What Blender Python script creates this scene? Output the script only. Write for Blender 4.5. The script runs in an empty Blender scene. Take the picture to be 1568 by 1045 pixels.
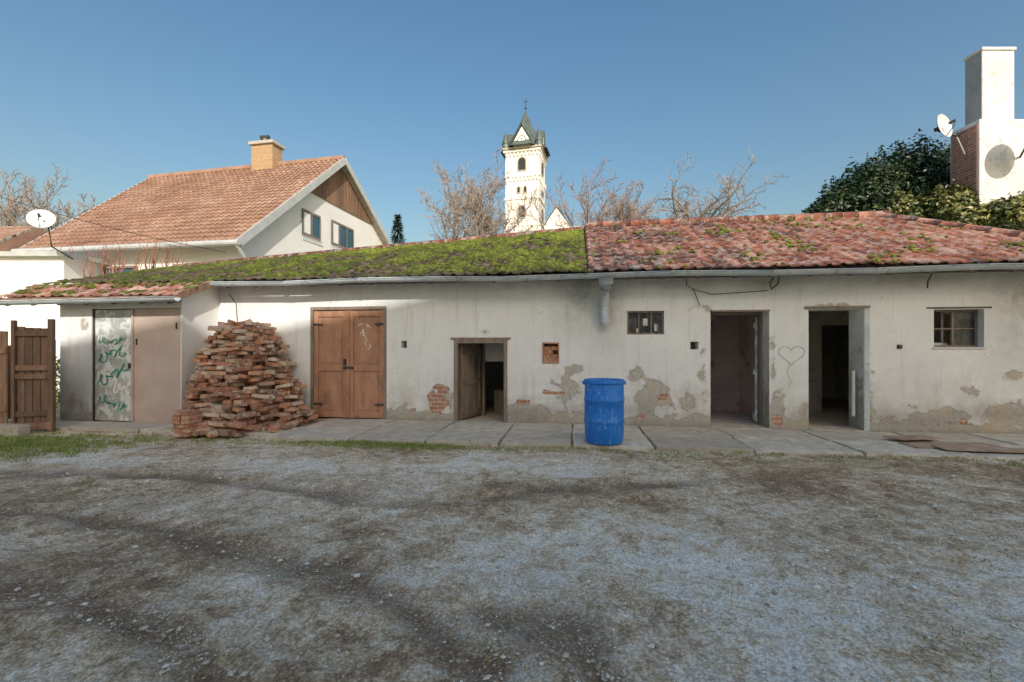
import bpy, math, random
import numpy as np
from mathutils import Vector, Matrix, noise, Euler
random.seed(7); np.random.seed(7)
R=random.random
def U(a,b): return a+(b-a)*random.random()
scene=bpy.context.scene
# ------------------------------------------------------------------ helpers
def link(o,parent=None):
    scene.collection.objects.link(o)
    if parent: o.parent=parent
    return o
def empty(name,loc=(0,0,0),rz=0,parent=None):
    e=bpy.data.objects.new(name,None); e.location=loc; e.rotation_euler=(0,0,rz); e.empty_display_size=.2
    return link(e,parent)
class MB:
    def __init__(s): s.v=[];s.f=[];s.m=[];s.r=[]
    def face(s,pts,m=0,r=0.5):
        i=len(s.v); s.v+= [tuple(p) for p in pts]; s.f.append(tuple(range(i,i+len(pts)))); s.m.append(m); s.r.append(r)
    def obox(s,c,size,M=None,m=0,r=0.5,j=0):
        hx,hy,hz=[k/2 for k in size]; i=len(s.v); c=Vector(c)
        for x in(-1,1):
            for y in(-1,1):
                for z in(-1,1):
                    p=Vector((x*hx+U(-j,j),y*hy+U(-j,j),z*hz+U(-j,j)))
                    if M is not None: p=M@p
                    s.v.append(tuple(c+p))
        for q in((0,1,3,2),(4,6,7,5),(0,4,5,1),(2,3,7,6),(0,2,6,4),(1,5,7,3)):
            s.f.append(tuple(i+k for k in q)); s.m.append(m); s.r.append(r)
    def box(s,x0,x1,y0,y1,z0,z1,m=0,r=0.5,j=0):
        s.obox(((x0+x1)/2,(y0+y1)/2,(z0+z1)/2),(abs(x1-x0),abs(y1-y0),abs(z1-z0)),None,m,r,j)
    def tube(s,pts,rad,sides=6,m=0,r=0.5,cap=True):
        pts=[Vector(p) for p in pts]; n=len(pts); i0=len(s.v)
        if not hasattr(rad,'__len__'): rad=[rad]*n
        for k,p in enumerate(pts):
            d=(pts[min(k+1,n-1)]-pts[max(k-1,0)]); d=d.normalized() if d.length>1e-9 else Vector((0,0,1))
            a=Vector((0,0,1)) if abs(d.z)<.9 else Vector((1,0,0))
            u=d.cross(a).normalized(); w=d.cross(u)
            for q in range(sides):
                t=2*math.pi*q/sides
                s.v.append(tuple(p+(u*math.cos(t)+w*math.sin(t))*rad[k]))
        for k in range(n-1):
            for q in range(sides):
                a=i0+k*sides+q;b=i0+k*sides+(q+1)%sides
                s.f.append((a,b,b+sides,a+sides)); s.m.append(m); s.r.append(r)
        if cap:
            s.f.append(tuple(i0+q for q in range(sides))); s.m.append(m); s.r.append(r)
            s.f.append(tuple(i0+(n-1)*sides+q for q in range(sides))[::-1]); s.m.append(m); s.r.append(r)
    def stroke(s,pts,w,y,m=0):
        # flat brush stroke lying on a plane of constant y (pts are x,z pairs)
        n=len(pts); i0=len(s.v)
        for k,(x,z) in enumerate(pts):
            a=pts[max(k-1,0)]; b=pts[min(k+1,n-1)]; dx,dz=b[0]-a[0],b[1]-a[1]; L=math.hypot(dx,dz) or 1
            ww=w*(.7+.5*R()); s.v+= [(x-dz/L*ww,y,z+dx/L*ww),(x+dz/L*ww,y,z-dx/L*ww)]
        for k in range(n-1):
            q=i0+2*k; s.f.append((q,q+1,q+3,q+2)); s.m.append(m); s.r.append(.5)
    def lathe(s,prof,c=(0,0,0),seg=48,m=0,r=0.5,M=None):
        i0=len(s.v); c=Vector(c)
        for (rr,z) in prof:
            for q in range(seg):
                t=2*math.pi*q/seg; p=Vector((rr*math.cos(t),rr*math.sin(t),z))
                if M is not None: p=M@p
                s.v.append(tuple(c+p))
        for k in range(len(prof)-1):
            for q in range(seg):
                a=i0+k*seg+q;b=i0+k*seg+(q+1)%seg
                s.f.append((a,b,b+seg,a+seg)); s.m.append(m); s.r.append(r)
    def build(s,name,mats,parent=None,loc=(0,0,0),rz=0,smooth=False,bevel=0):
        me=bpy.data.meshes.new(name); me.from_pydata(s.v,[],s.f)
        for mt in (mats if isinstance(mats,(list,tuple)) else [mats]): me.materials.append(mt)
        me.polygons.foreach_set('material_index',s.m)
        at=me.attributes.new('rnd','FLOAT','FACE'); at.data.foreach_set('value',[float(x) for x in s.r])
        if smooth: me.polygons.foreach_set('use_smooth',[True]*len(s.f))
        me.update()
        o=bpy.data.objects.new(name,me); o.location=loc; o.rotation_euler=(0,0,rz); link(o,parent)
        if bevel:
            b=o.modifiers.new('bevel','BEVEL'); b.width=bevel; b.segments=2; b.limit_method='ANGLE'
        return o
# ------------------------------------------------------------------ materials
def newmat(name):
    m=bpy.data.materials.new(name); m.use_nodes=True; nt=m.node_tree; b=nt.nodes['Principled BSDF']; return m,nt,b
def nd(nt,typ,ins={},**props):
    n=nt.nodes.new(typ)
    for k,v in props.items(): setattr(n,k,v)
    for k,v in ins.items():
        sk=n.inputs[k]
        if hasattr(v,'links'): nt.links.new(v,sk)
        else: sk.default_value=v
    return n
def c4(c): return (c[0],c[1],c[2],1)
def mix(nt,f,a,b,bt='MIX'):
    n=nt.nodes.new('ShaderNodeMix'); n.data_type='RGBA'; n.blend_type=bt
    for k,v in ((0,f),(6,a),(7,b)):
        if hasattr(v,'links'): nt.links.new(v,n.inputs[k])
        elif k==0: n.inputs[k].default_value=v
        else: n.inputs[k].default_value=c4(v)
    return n.outputs[2]
def noi(nt,vec,scale,detail=5,rough=.6,dist=0):
    return nd(nt,'ShaderNodeTexNoise',{'Vector':vec,'Scale':scale,'Detail':detail,'Roughness':rough,'Distortion':dist}).outputs[0]
def rng(nt,v,a,b,c=0,d=1):
    return nd(nt,'ShaderNodeMapRange',{0:v,1:a,2:b,3:c,4:d}).outputs[0]
def math_(nt,op,a,b=0):
    return nd(nt,'ShaderNodeMath',{0:a,1:b},operation=op).outputs[0]
def obj(nt): return nt.nodes.new('ShaderNodeTexCoord').outputs['Object']
def attr(nt,n): return nd(nt,'ShaderNodeAttribute',attribute_name=n).outputs['Fac']
def ramp(nt,f,stops):
    n=nt.nodes.new('ShaderNodeValToRGB'); nt.links.new(f,n.inputs[0]); e=n.color_ramp.elements
    while len(e)<len(stops): e.new(.5)
    for i,(p,c) in enumerate(stops): e[i].position=p; e[i].color=c4(c)
    return n.outputs[0]
def bumpn(nt,b,h,strength,dist):
    bn=nd(nt,'ShaderNodeBump',{'Strength':strength,'Distance':dist,'Height':h}); nt.links.new(bn.outputs[0],b.inputs['Normal'])
def gmat(name,c1,c2,scale=3,rough=.85,bump=.3,bscale=50,spots=None,rmp=None,metal=0,bdist=.01,stretch=None):
    m,nt,b=newmat(name); v=obj(nt)
    if stretch: v=nd(nt,'ShaderNodeMapping',{'Vector':v,'Scale':stretch}).outputs[0]
    n1=rng(nt,noi(nt,v,scale,8,.65),.32,.68)
    if rmp:
        base=ramp(nt,attr(nt,'rnd'),rmp); col=mix(nt,n1,c1,c2); col=mix(nt,1.0,base,col,'MULTIPLY')
    else: col=mix(nt,n1,c1,c2)
    if spots:
        for (sc,th,cc,am) in spots:
            k=rng(nt,noi(nt,v,sc,6,.7,.4),th,th+.05,0,am); col=mix(nt,k,col,cc)
    nt.links.new(col,b.inputs['Base Color']); b.inputs['Roughness'].default_value=rough; b.inputs['Metallic'].default_value=metal
    if bump: bumpn(nt,b,noi(nt,v,bscale,6,.7),bump,bdist)
    return m
M_concrete=gmat('concrete_slab',(.66,.66,.64),(1,1,1),5,.9,.5,60,[(3,.52,(.42,.37,.29),.5),(9,.58,(.24,.21,.15),.6),(40,.60,(.22,.19,.14),.5)],rmp=[(0,(.56,.50,.41)),(1,(.80,.74,.64))])
M_gutter=gmat('galvanised_gutter',(.42,.48,.53),(.64,.69,.72),2.5,.5,.15,30,[(7,.58,(.25,.22,.2),.6)],metal=.15)
M_tile=gmat('old_clay_tile',(.6,.6,.62),(1.15,1.1,1.05),7,.85,.5,70,[(5,.51,(.54,.48,.43),.42),(26,.58,(.60,.55,.51),.5),(11,.60,(.05,.045,.04),.7)],
  rmp=[(0,(.08,.045,.04)),(.25,(.22,.075,.045)),(.5,(.35,.13,.08)),(.75,(.45,.22,.15)),(1,(.60,.45,.38))])
M_tiled=gmat('mossy_dark_tile',(.5,.5,.5),(1.1,1.1,1.1),5,.9,.5,70,[(4,.5,(.10,.11,.03),.7),(20,.6,(.3,.28,.24),.5)],
  rmp=[(0,(.06,.05,.035)),(.5,(.15,.10,.07)),(1,(.30,.21,.15))])
M_housetile=gmat('orange_clay_tile',(.8,.8,.8),(1.1,1.1,1.1),1.2,.8,.2,40,[(2.2,.58,(.24,.15,.12),.45),(14,.6,(.2,.13,.1),.4)],rmp=[(0,(.28,.15,.105)),(.5,(.38,.225,.155)),(1,(.48,.32,.245))])
M_moss=gmat('moss',(.45,.5,.4),(1.3,1.25,1.0),30,1,.9,120,rmp=[(0,(.04,.05,.014)),(.5,(.12,.15,.022)),(1,(.26,.30,.045))],bdist=.02)
M_brick=gmat('loose_brick',(.7,.7,.7),(1.15,1.12,1.1),18,.92,.6,70,[(14,.56,(.66,.59,.50),.8),(6,.6,(.16,.13,.11),.4)],
  rmp=[(0,(.26,.18,.14)),(.3,(.46,.21,.13)),(.6,(.60,.30,.18)),(.8,(.60,.44,.33)),(1,(.72,.64,.54))])
M_wooddoor=gmat('brown_painted_wood',(.32,.165,.105),(.54,.29,.18),5,.6,.4,30,[(38,.62,(.68,.57,.49),.8),(6,.58,(.22,.13,.10),.6),(90,.62,(.62,.52,.44),.4)],stretch=(1,1,.35))
M_frame=gmat('old_wood_frame',(.18,.135,.105),(.33,.26,.21),8,.7,.5,30,[(20,.6,(.45,.4,.34),.5)],stretch=(1,1,.2))
M_oldwood=gmat('weathered_wood',(.6,.6,.6),(1.2,1.15,1.1),10,.85,.6,30,[(16,.6,(.35,.3,.25),.5)],rmp=[(0,(.13,.085,.065)),(1,(.42,.25,.16))],stretch=(1,1,.15))
M_greywood=gmat('grey_board',(.34,.32,.3),(.52,.5,.47),5,.8,.4,40,stretch=(1,1,.3))
M_greydoor=gmat('grey_metal_door',(.36,.39,.39),(.52,.54,.53),4,.6,.1,30,[(3.5,.50,(.76,.80,.80),.9),(7,.58,(.86,.87,.87),.9),(12,.62,(.08,.34,.27),.7)])
M_teal=gmat('teal_spray_paint',(.02,.22,.17),(.05,.36,.28),8,.6,0)
M_wpaint=gmat('white_spray_paint',(.75,.78,.78),(.86,.87,.87),8,.6,0)
M_pinkdoor=gmat('faded_pink_board',(.48,.37,.33),(.60,.48,.43),2.5,.7,.1,40,[(22,.66,(.28,.17,.14),.7)])
M_white=gmat('white_render',(.80,.79,.77),(.87,.86,.84),1.2,.9,.3,60)
M_whiteold=gmat('old_white_render',(.66,.65,.63),(.86,.85,.83),1.5,.9,.5,30,[(4,.56,(.50,.47,.44),.7),(1.5,.58,(.56,.54,.51),.6)])
M_cream=gmat('church_render',(.76,.74,.70),(.86,.84,.80),.4,.9,.2,8)
M_stone=gmat('church_stone',(.4,.38,.34),(.55,.52,.46),1,.9,.3,8)
M_shadegrey=gmat('shade_grey',(.30,.32,.34),(.42,.43,.44),3,.9,.4,30)  # darker grey carrying the shade of the chimney's left side
M_dark=gmat('dark_opening',(.015,.015,.016),(.03,.03,.03),4,.6,0)
M_slate=gmat('church_slate',(.06,.085,.075),(.13,.16,.14),1.2,.5,.4,10)
M_metal=gmat('dark_metal',(.05,.05,.05),(.12,.11,.1),6,.5,.2,40,metal=.5)
M_trimgrey=gmat('grey_trim',(.42,.44,.44),(.56,.58,.58),3,.6,.1,30)
M_inner=gmat('interior_plaster',(.60,.57,.52),(.78,.75,.69),1.6,.9,.4,30,[(3,.58,(.36,.3,.25),.7)])
M_innerred=gmat('interior_mauve_plaster',(.52,.40,.41),(.74,.64,.64),1.6,.9,.4,30,[(2.5,.56,(.42,.24,.2),.8)])
M_floor=gmat('interior_floor',(.45,.37,.28),(.62,.54,.45),4,.9,.4,30)
M_dish=gmat('dish_paint',(.6,.61,.62),(.74,.75,.76),6,.45,0)
M_bark=gmat('pale_bark',(.6,.6,.6),(1.1,1.1,1.1),2,.9,.3,20,rmp=[(0,(.16,.12,.09)),(1,(.38,.32,.28))])
M_barkr=gmat('brown_bark',(.6,.6,.6),(1.1,1.1,1.1),2,.9,.3,20,rmp=[(0,(.14,.095,.08)),(1,(.33,.25,.22))])
M_leaf=gmat('evergreen_leaf',(.7,.7,.7),(1.2,1.2,1.1),1.5,.45,0,rmp=[(0,(.012,.028,.008)),(.5,(.03,.06,.015)),(.8,(.12,.14,.03)),(1,(.36,.33,.12))])
M_conif=gmat('conifer_needles',(.7,.7,.7),(1.2,1.2,1.1),1.5,.8,0,rmp=[(0,(.02,.04,.015)),(1,(.08,.11,.03))])
M_grass=gmat('grass_blades',(.7,.7,.7),(1.2,1.2,1.1),3,.8,0,rmp=[(0,(.13,.20,.04)),(.6,(.26,.35,.07)),(1,(.52,.48,.22))])
M_stonep=gmat('gravel_stones',(.7,.7,.7),(1.2,1.2,1.2),20,.9,.3,60,rmp=[(0,(.36,.29,.21)),(.7,(.66,.60,.51)),(1,(.88,.86,.80))])
M_cloth=gmat('rust_sheet',(.28,.18,.12),(.46,.34,.26),5,.8,.5,30,[(6,.58,(.55,.52,.47),.6)])
M_glass,nt,b=newmat('dusty_window_glass'); v=obj(nt)
nt.links.new(mix(nt,rng(nt,noi(nt,v,5),.4,.7),(.02,.025,.03),(.13,.14,.15)),b.inputs['Base Color']); b.inputs['Roughness'].default_value=.45
M_glassb,nt,b=newmat('house_window_glass'); b.inputs['Base Color'].default_value=(.05,.12,.17,1); b.inputs['Roughness'].default_value=.08
def brickmat(name,c1,c2,mo,scale=1.0):
    m,nt,b=newmat(name); v=obj(nt)
    sp=nd(nt,'ShaderNodeSeparateXYZ',{0:v}); s_=math_(nt,'ADD',sp.outputs[0],sp.outputs[1])
    cv=nd(nt,'ShaderNodeCombineXYZ',{0:s_,1:sp.outputs[2],2:0.0}).outputs[0]
    bt=nd(nt,'ShaderNodeTexBrick',{'Vector':cv,'Color1':c4(c1),'Color2':c4(c2),'Mortar':c4(mo),'Scale':scale,'Mortar Size':.008,'Brick Width':.29,'Row Height':.075,'Mortar Smooth':.3})
    col=mix(nt,1.0,bt.outputs[0],mix(nt,noi(nt,v,9),(.6,.6,.6),(1.3,1.3,1.3)),'MULTIPLY')
    nt.links.new(col,b.inputs['Base Color']); b.inputs['Roughness'].default_value=.9
    bumpn(nt,b,bt.outputs[1],-.6,.01); return m
M_bmred=brickmat('red_brick_masonry',(.50,.22,.14),(.38,.17,.11),(.52,.48,.42))
M_bmyel=brickmat('yellow_brick_masonry',(.52,.33,.16),(.44,.26,.13),(.45,.4,.33))
M_blue,nt,b=newmat('blue_plastic'); v=obj(nt); vs=nd(nt,'ShaderNodeMapping',{'Vector':v,'Scale':(1,1,.18)}).outputs[0]
col=mix(nt,noi(nt,v,4),(.004,.13,.55),(.010,.24,.78))
col=mix(nt,rng(nt,noi(nt,vs,28,6,.75),.54,.66,0,.6),col,(.32,.50,.80)); col=mix(nt,rng(nt,noi(nt,v,14,6,.8),.60,.66,0,.6),col,(.55,.64,.76))
nt.links.new(col,b.inputs['Base Color']); b.inputs['Roughness'].default_value=.45; bumpn(nt,b,noi(nt,v,40),.15,.005)
def plaster():
    m,nt,b=newmat('peeling_white_plaster'); v=obj(nt)
    dmg=attr(nt,'dmg'); st=attr(nt,'stain'); bk=attr(nt,'brk'); grm=attr(nt,'grime')
    nA=noi(nt,v,3.5,10,.62,.3); nB=noi(nt,v,16,8,.7); nC=noi(nt,v,1.1,5,.6)
    white=mix(nt,rng(nt,nC,.35,.65),(.82,.83,.835),(.90,.905,.91))
    white=mix(nt,rng(nt,nB,.54,.70,0,.36),white,(.62,.61,.59))
    sv=nd(nt,'ShaderNodeMapping',{'Vector':v,'Scale':(5,1,.5)}).outputs[0]
    white=mix(nt,rng(nt,noi(nt,sv,1.6,7,.65),.54,.70,0,.45),white,(.58,.56,.53))
    gk=math_(nt,'MULTIPLY',grm,rng(nt,noi(nt,v,2.6,9,.72),.36,.60)); white=mix(nt,math_(nt,'MULTIPLY',gk,.68),white,(.46,.42,.36))
    stm=math_(nt,'MULTIPLY',st,rng(nt,noi(nt,v,5,9,.7),.3,.62,.35,1))
    white=mix(nt,stm,white,(.27,.26,.24))
    vo=nd(nt,'ShaderNodeTexVoronoi',{'Vector':nd(nt,'ShaderNodeVectorMath',{0:v,1:nd(nt,'ShaderNodeTexNoise',{'Vector':v,'Scale':3.0}).outputs[1]},operation='ADD').outputs[0],'Scale':1.3},feature='DISTANCE_TO_EDGE').outputs[0]
    ck=rng(nt,vo,0,.006,.45,0); ck=math_(nt,'MULTIPLY',ck,rng(nt,nC,.48,.6)); white=mix(nt,ck,white,(.2,.19,.17))
    base=math_(nt,'ADD',dmg,math_(nt,'MULTIPLY',math_(nt,'SUBTRACT',nA,.5),1.5))
    k1=rng(nt,base,.50,.53); k2=rng(nt,math_(nt,'ADD',bk,math_(nt,'MULTIPLY',math_(nt,'SUBTRACT',nA,.5),1.3)),.52,.55)
    white=mix(nt,rng(nt,base,.38,.50,0,.42),white,(.5,.47,.42))
    render=mix(nt,rng(nt,nB,.35,.65),(.40,.37,.33),(.62,.58,.52)); render=mix(nt,rng(nt,noi(nt,v,2.3),.52,.59,0,.7),render,(.62,.51,.36))
    render=mix(nt,stm,render,(.27,.25,.22))
    sp=nd(nt,'ShaderNodeSeparateXYZ',{0:v}); cv=nd(nt,'ShaderNodeCombineXYZ',{0:sp.outputs[0],1:sp.outputs[2],2:0.0}).outputs[0]
    bt=nd(nt,'ShaderNodeTexBrick',{'Vector':cv,'Color1':(.54,.24,.14,1),'Color2':(.42,.18,.11,1),'Mortar':(.52,.48,.42,1),'Scale':1.0,'Mortar Size':.011,'Brick Width':.29,'Row Height':.078,'Mortar Smooth':.4})
    bcol=mix(nt,1.0,bt.outputs[0],mix(nt,nB,(.5,.5,.5),(1.5,1.5,1.5)),'MULTIPLY'); bcol=mix(nt,rng(nt,nB,.55,.62,0,.7),bcol,(.54,.5,.44))
    col=mix(nt,k1,white,render); col=mix(nt,k2,col,bcol)
    nt.links.new(col,b.inputs['Base Color']); b.inputs['Roughness'].default_value=.92
    h=math_(nt,'ADD',math_(nt,'MULTIPLY',k1,-.6),math_(nt,'MULTIPLY',nB,.22)); h=math_(nt,'ADD',h,math_(nt,'MULTIPLY',k2,-.6)); h=math_(nt,'ADD',h,math_(nt,'MULTIPLY',nC,.8))
    h=math_(nt,'ADD',h,math_(nt,'MULTIPLY',noi(nt,v,6,4),.5))
    bumpn(nt,b,h,.8,.02); return m
M_plaster=plaster()
def groundmat():
    m,nt,b=newmat('gravel_dirt'); v=obj(nt)
    pa=attr(nt,'pale'); gr=attr(nt,'grn'); tk=attr(nt,'trk')
    n1=noi(nt,v,1.1,10,.70,.5); n2=noi(nt,v,4,10,.74,.5); n3=noi(nt,v,38,6,.78); n4=noi(nt,v,110,3,.75); n5=noi(nt,v,12,8,.74,.7)
    x=math_(nt,'ADD',math_(nt,'MULTIPLY',n1,.34),math_(nt,'MULTIPLY',n2,.34)); x=math_(nt,'ADD',x,math_(nt,'MULTIPLY',n5,.32))
    x=math_(nt,'ADD',math_(nt,'MULTIPLY',math_(nt,'SUBTRACT',x,.5),5.2),.50)
    x=math_(nt,'ADD',x,math_(nt,'MULTIPLY',math_(nt,'SUBTRACT',pa,.5),.95))
    x=math_(nt,'ADD',x,math_(nt,'MULTIPLY',math_(nt,'SUBTRACT',n3,.5),1.1))
    col=ramp(nt,x,[(.04,(.30,.195,.115)),(.28,(.50,.365,.23)),(.52,(.72,.585,.41)),(.74,(.88,.785,.64)),(.96,(.94,.91,.83))])
    tkm=math_(nt,'MULTIPLY',tk,rng(nt,n5,.35,.6,.6,1)); col=mix(nt,math_(nt,'MULTIPLY',tkm,.88),col,(.22,.145,.09))
    g=math_(nt,'ADD',gr,math_(nt,'SUBTRACT',noi(nt,v,2.2,10,.75),.5)); g=rng(nt,g,.34,.58,0,.72)
    col=mix(nt,g,col,mix(nt,n3,(.25,.27,.10),(.56,.54,.25)))
    vo=nd(nt,'ShaderNodeTexVoronoi',{'Vector':v,'Scale':75.0,'Randomness':1.0}); bw=nd(nt,'ShaderNodeRGBToBW',{0:vo.outputs[1]}).outputs[0]; vd=vo.outputs[0]
    vo2=nd(nt,'ShaderNodeTexVoronoi',{'Vector':v,'Scale':30.0,'Randomness':1.0}); bw2=nd(nt,'ShaderNodeRGBToBW',{0:vo2.outputs[1]}).outputs[0]; vd2=vo2.outputs[0]
    patch=rng(nt,n5,.42,.58)
    gt=math_(nt,'MULTIPLY',rng(nt,bw,.2,.8,.70,1.30),rng(nt,vd,.4,.7,1.04,.76)); cg=nd(nt,'ShaderNodeCombineXYZ',{0:gt,1:gt,2:gt}).outputs[0]
    col=mix(nt,.85,col,cg,'MULTIPLY')
    s1=math_(nt,'MULTIPLY',math_(nt,'MULTIPLY',rng(nt,bw,.66,.70),rng(nt,vd,.3,.45,.6,0)),patch); col=mix(nt,s1,col,mix(nt,n4,(.66,.6,.52),(.90,.88,.82)))
    s2=math_(nt,'MULTIPLY',math_(nt,'MULTIPLY',rng(nt,bw2,.72,.75),rng(nt,vd2,.25,.34,.85,0)),rng(nt,n2,.4,.6)); col=mix(nt,s2,col,mix(nt,n4,(.66,.6,.52),(.90,.88,.82)))
    col=mix(nt,1.0,col,mix(nt,n4,(.82,.81,.80),(1.24,1.23,1.22)),'MULTIPLY')
    nt.links.new(col,b.inputs['Base Color']); b.inputs['Roughness'].default_value=.95
    h=math_(nt,'ADD',math_(nt,'MULTIPLY',n3,.8),math_(nt,'MULTIPLY',n2,1.0)); h=math_(nt,'ADD',h,math_(nt,'MULTIPLY',rng(nt,vd,0,.6,1,0),.4)); h=math_(nt,'ADD',h,math_(nt,'MULTIPLY',n4,.35)); h=math_(nt,'ADD',h,math_(nt,'MULTIPLY',n5,.9)); h=math_(nt,'ADD',h,math_(nt,'MULTIPLY',s2,.8))
    bumpn(nt,b,h,.75,.022); return m
M_ground=groundmat()
# ------------------------------------------------------------------ frame of the long farm building
A=math.radians(7.9); ca,sa=math.cos(A),math.sin(A)
def W(s,n,z=0): return Vector((s*ca-n*sa, 8.67-s*sa-n*ca, z))
farm=empty('farm_outbuilding',(0,8.67,0),-A)
OPEN=[(-4.116,-2.496,0.0,2.265),(-2.2,-2.08,1.44,1.58),(-1.133,-.088,-.05,1.60),(.595,.87,1.17,1.52),(2.127,2.785,1.688,2.117),(3.239,3.385,1.415,1.555),
      (3.585,4.57,0.02,2.11),(5.209,6.079,0.02,2.115),(6.60,6.68,1.43,1.50),(7.161,7.908,1.45,2.09)]
def gridwall(name,x0,x1,z0,z1,opens,y=0,th=.42,step=.07,blobs=[],stains=[],bricks=[],parent=farm,mat=M_plaster):
    def bps(a,b,extra,st):
        e=sorted(set([a,b]+[round(q,4) for q in extra if a<q<b])); out=[]
        for i in range(len(e)-1):
            k=max(1,int(round((e[i+1]-e[i])/st))); out+=[e[i]+(e[i+1]-e[i])*t/k for t in range(k)]
        return out+[e[-1]]
    xs=bps(x0,x1,[o[0] for o in opens]+[o[1] for o in opens],step); zs=bps(z0,z1,[o[2] for o in opens]+[o[3] for o in opens],step)
    nx=len(xs); v=[];f=[]
    for z in zs:
        for x in xs: v.append((x,y,z))
    def inop(x,z): return any(o[0]<x<o[1] and o[2]<z<o[3] for o in opens)
    for j in range(len(zs)-1):
        for i in range(nx-1):
            if not inop((xs[i]+xs[i+1])/2,(zs[j]+zs[j+1])/2):
                a=j*nx+i; f.append((a,a+1,a+1+nx,a+nx))
    def q(pts):
        i=len(v); v.extend(pts); f.append((i,i+1,i+2,i+3))
    for (a,b_,c,d) in opens:
        t=th
        q([(a,y,c),(a,y,d),(a,y+t,d),(a,y+t,c)]); q([(b_,y,c),(b_,y+t,c),(b_,y+t,d),(b_,y,d)])
        q([(a,y,d),(b_,y,d),(b_,y+t,d),(a,y+t,d)]); q([(a,y,c),(a,y+t,c),(b_,y+t,c),(b_,y,c)])
    ex=sorted(set([x0,x1]+[o[0] for o in opens]+[o[1] for o in opens])); ez=sorted(set([z0,z1]+[o[2] for o in opens]+[o[3] for o in opens]))
    for j in range(len(ez)-1):
        for i in range(len(ex)-1):
            if not inop((ex[i]+ex[i+1])/2,(ez[j]+ez[j+1])/2):
                q([(ex[i],y+th,ez[j]),(ex[i],y+th,ez[j+1]),(ex[i+1],y+th,ez[j+1]),(ex[i+1],y+th,ez[j])])
    for xx in(x0,x1): q([(xx,y,z0),(xx,y+th,z0),(xx,y+th,z1),(xx,y,z1)])
    q([(x0,y,z1),(x1,y,z1),(x1,y+th,z1),(x0,y+th,z1)])
    me=bpy.data.meshes.new(name); me.from_pydata(v,[],f); me.materials.append(mat)
    P=np.array(v)
    def field(bl):
        r=np.zeros(len(P))
        for (cx,cz,rx,rz,a) in bl:
            d=((P[:,0]-cx)/rx)**2+((P[:,2]-cz)/rz)**2; r=np.maximum(r,a*np.exp(-d))
        return r
    dm=field(blobs); dm=np.maximum(dm,np.exp(-np.maximum(P[:,2]-.10,0)/.27)*(.76))
    stn=np.maximum(field(stains),np.exp(-np.maximum(P[:,2],0)/.18)*.9)
    gm=np.exp(-(np.maximum(P[:,2],0)/.8)**2)+.6*np.exp(-((P[:,2]-2.75)/.3)**2)
    for nm,arr in(('dmg',dm),('stain',stn),('brk',field(bricks)),('grime',np.minimum(gm,1))):
        at=me.attributes.new(nm,'FLOAT','POINT'); at.data.foreach_set('value',arr.astype(float))
    o=bpy.data.objects.new(name,me); link(o,parent); return o
blobs=[(-1.35,.45,.35,.32,.75),(.25,.25,.7,.22,.85),(1.05,.7,.35,.45,.62),(1.15,1.05,.22,.15,.7),(2.6,.55,.45,.45,.78),(2.3,.95,.3,.22,.7),(3.2,.5,.4,.3,.6),(4.75,.4,.16,.55,.65),
       (4.6,.2,.2,.3,.8),(5.1,.3,.2,.3,.65),(6.15,.35,.15,.5,.75),(7.2,.3,.8,.22,.75),(8.5,.35,.9,.3,.8),(7.7,.75,.25,.12,.6),(5.65,2.16,.5,.05,.8),(3.55,2.1,.12,.12,.7),(8.3,1.0,.3,.15,.65),
       (-1.9,.15,.5,.12,.7),(-2.3,1.0,.1,.5,.35),(3.3,2.2,.2,.1,.6),(.9,.9,.2,.1,.6),(10,.4,1,.5,.6),(3.45,.9,.14,.9,.5),(4.62,1.2,.1,.8,.5),(6.2,1.1,.1,.7,.5),(-.6,1.75,.3,.1,.5),(1.9,.4,.3,.3,.6)]
stains=[(1.35,2.5,.4,.5,.85),(1.75,2.2,.32,.7,.65),(1.2,2.0,.5,.35,.4),(4.5,2.6,.5,.15,.5),(7,2.6,1.2,.12,.5),(8.6,2.3,.7,.5,.8),(8.3,1.7,.45,.6,.45),(.3,.15,.9,.22,.9),(6.3,.2,2,.2,.8),(3,2.62,1,.1,.45),(-5,.2,1,.3,.5),(9.8,2,.6,1,.6),(8,.35,.9,.18,.7),(1.8,.3,1.2,.2,.6)]
bricks=[(-1.42,.35,.3,.32,.85),(-1.35,.65,.25,.14,.75),(.2,.42,.3,.07,.85),(.75,.62,.4,.07,.8),(2.75,.55,.2,.12,.65),(4.7,.15,.15,.15,.75),(6.15,.2,.12,.2,.7),(-1.9,.22,.3,.1,.65),(7.6,.2,.6,.08,.66),(8.7,.22,.3,.1,.66),(2.3,.2,.3,.08,.65)]
gridwall('facade_wall',-6.16,10.0,-.12,2.86,OPEN,blobs=blobs,stains=stains,bricks=bricks)
SH=-.911
gridwall('shed_front_wall',-8.84,-6.16,-.12,2.42,[(-8.12,-6.16-.02,0,2.2)],y=SH,th=.3,step=.1,blobs=[(-8.5,.35,.3,.3,.7),(-8.3,1.9,.15,.25,.6)],stains=[(-8.6,.3,.4,.5,.6)])
mb=MB()
mb.face([(-6.158,SH+.0,-.1),(-6.158,.0,-.1),(-6.158,.0,2.84),(-6.158,SH,2.44)])
mb.face([(-8.84,SH+.3,-.1),(-8.84,3,-.1),(-8.84,3,2.9),(-8.84,SH+.3,2.42)])
mb.build('shed_side_walls',M_white,farm)
mb=MB()
mb.box(-8.8,10,5.6,6,-.1,2.8,0); mb.box(9.7,10,.43,5.6,-.1,2.8,0)
for x in(-2.3,1.2,5.0,8.6): mb.box(x-.08,x+.08,.43,5.6,-.05,2.55,0)
mb.box(-8.8,9.7,.43,5.6,2.55,2.7,0)
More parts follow.
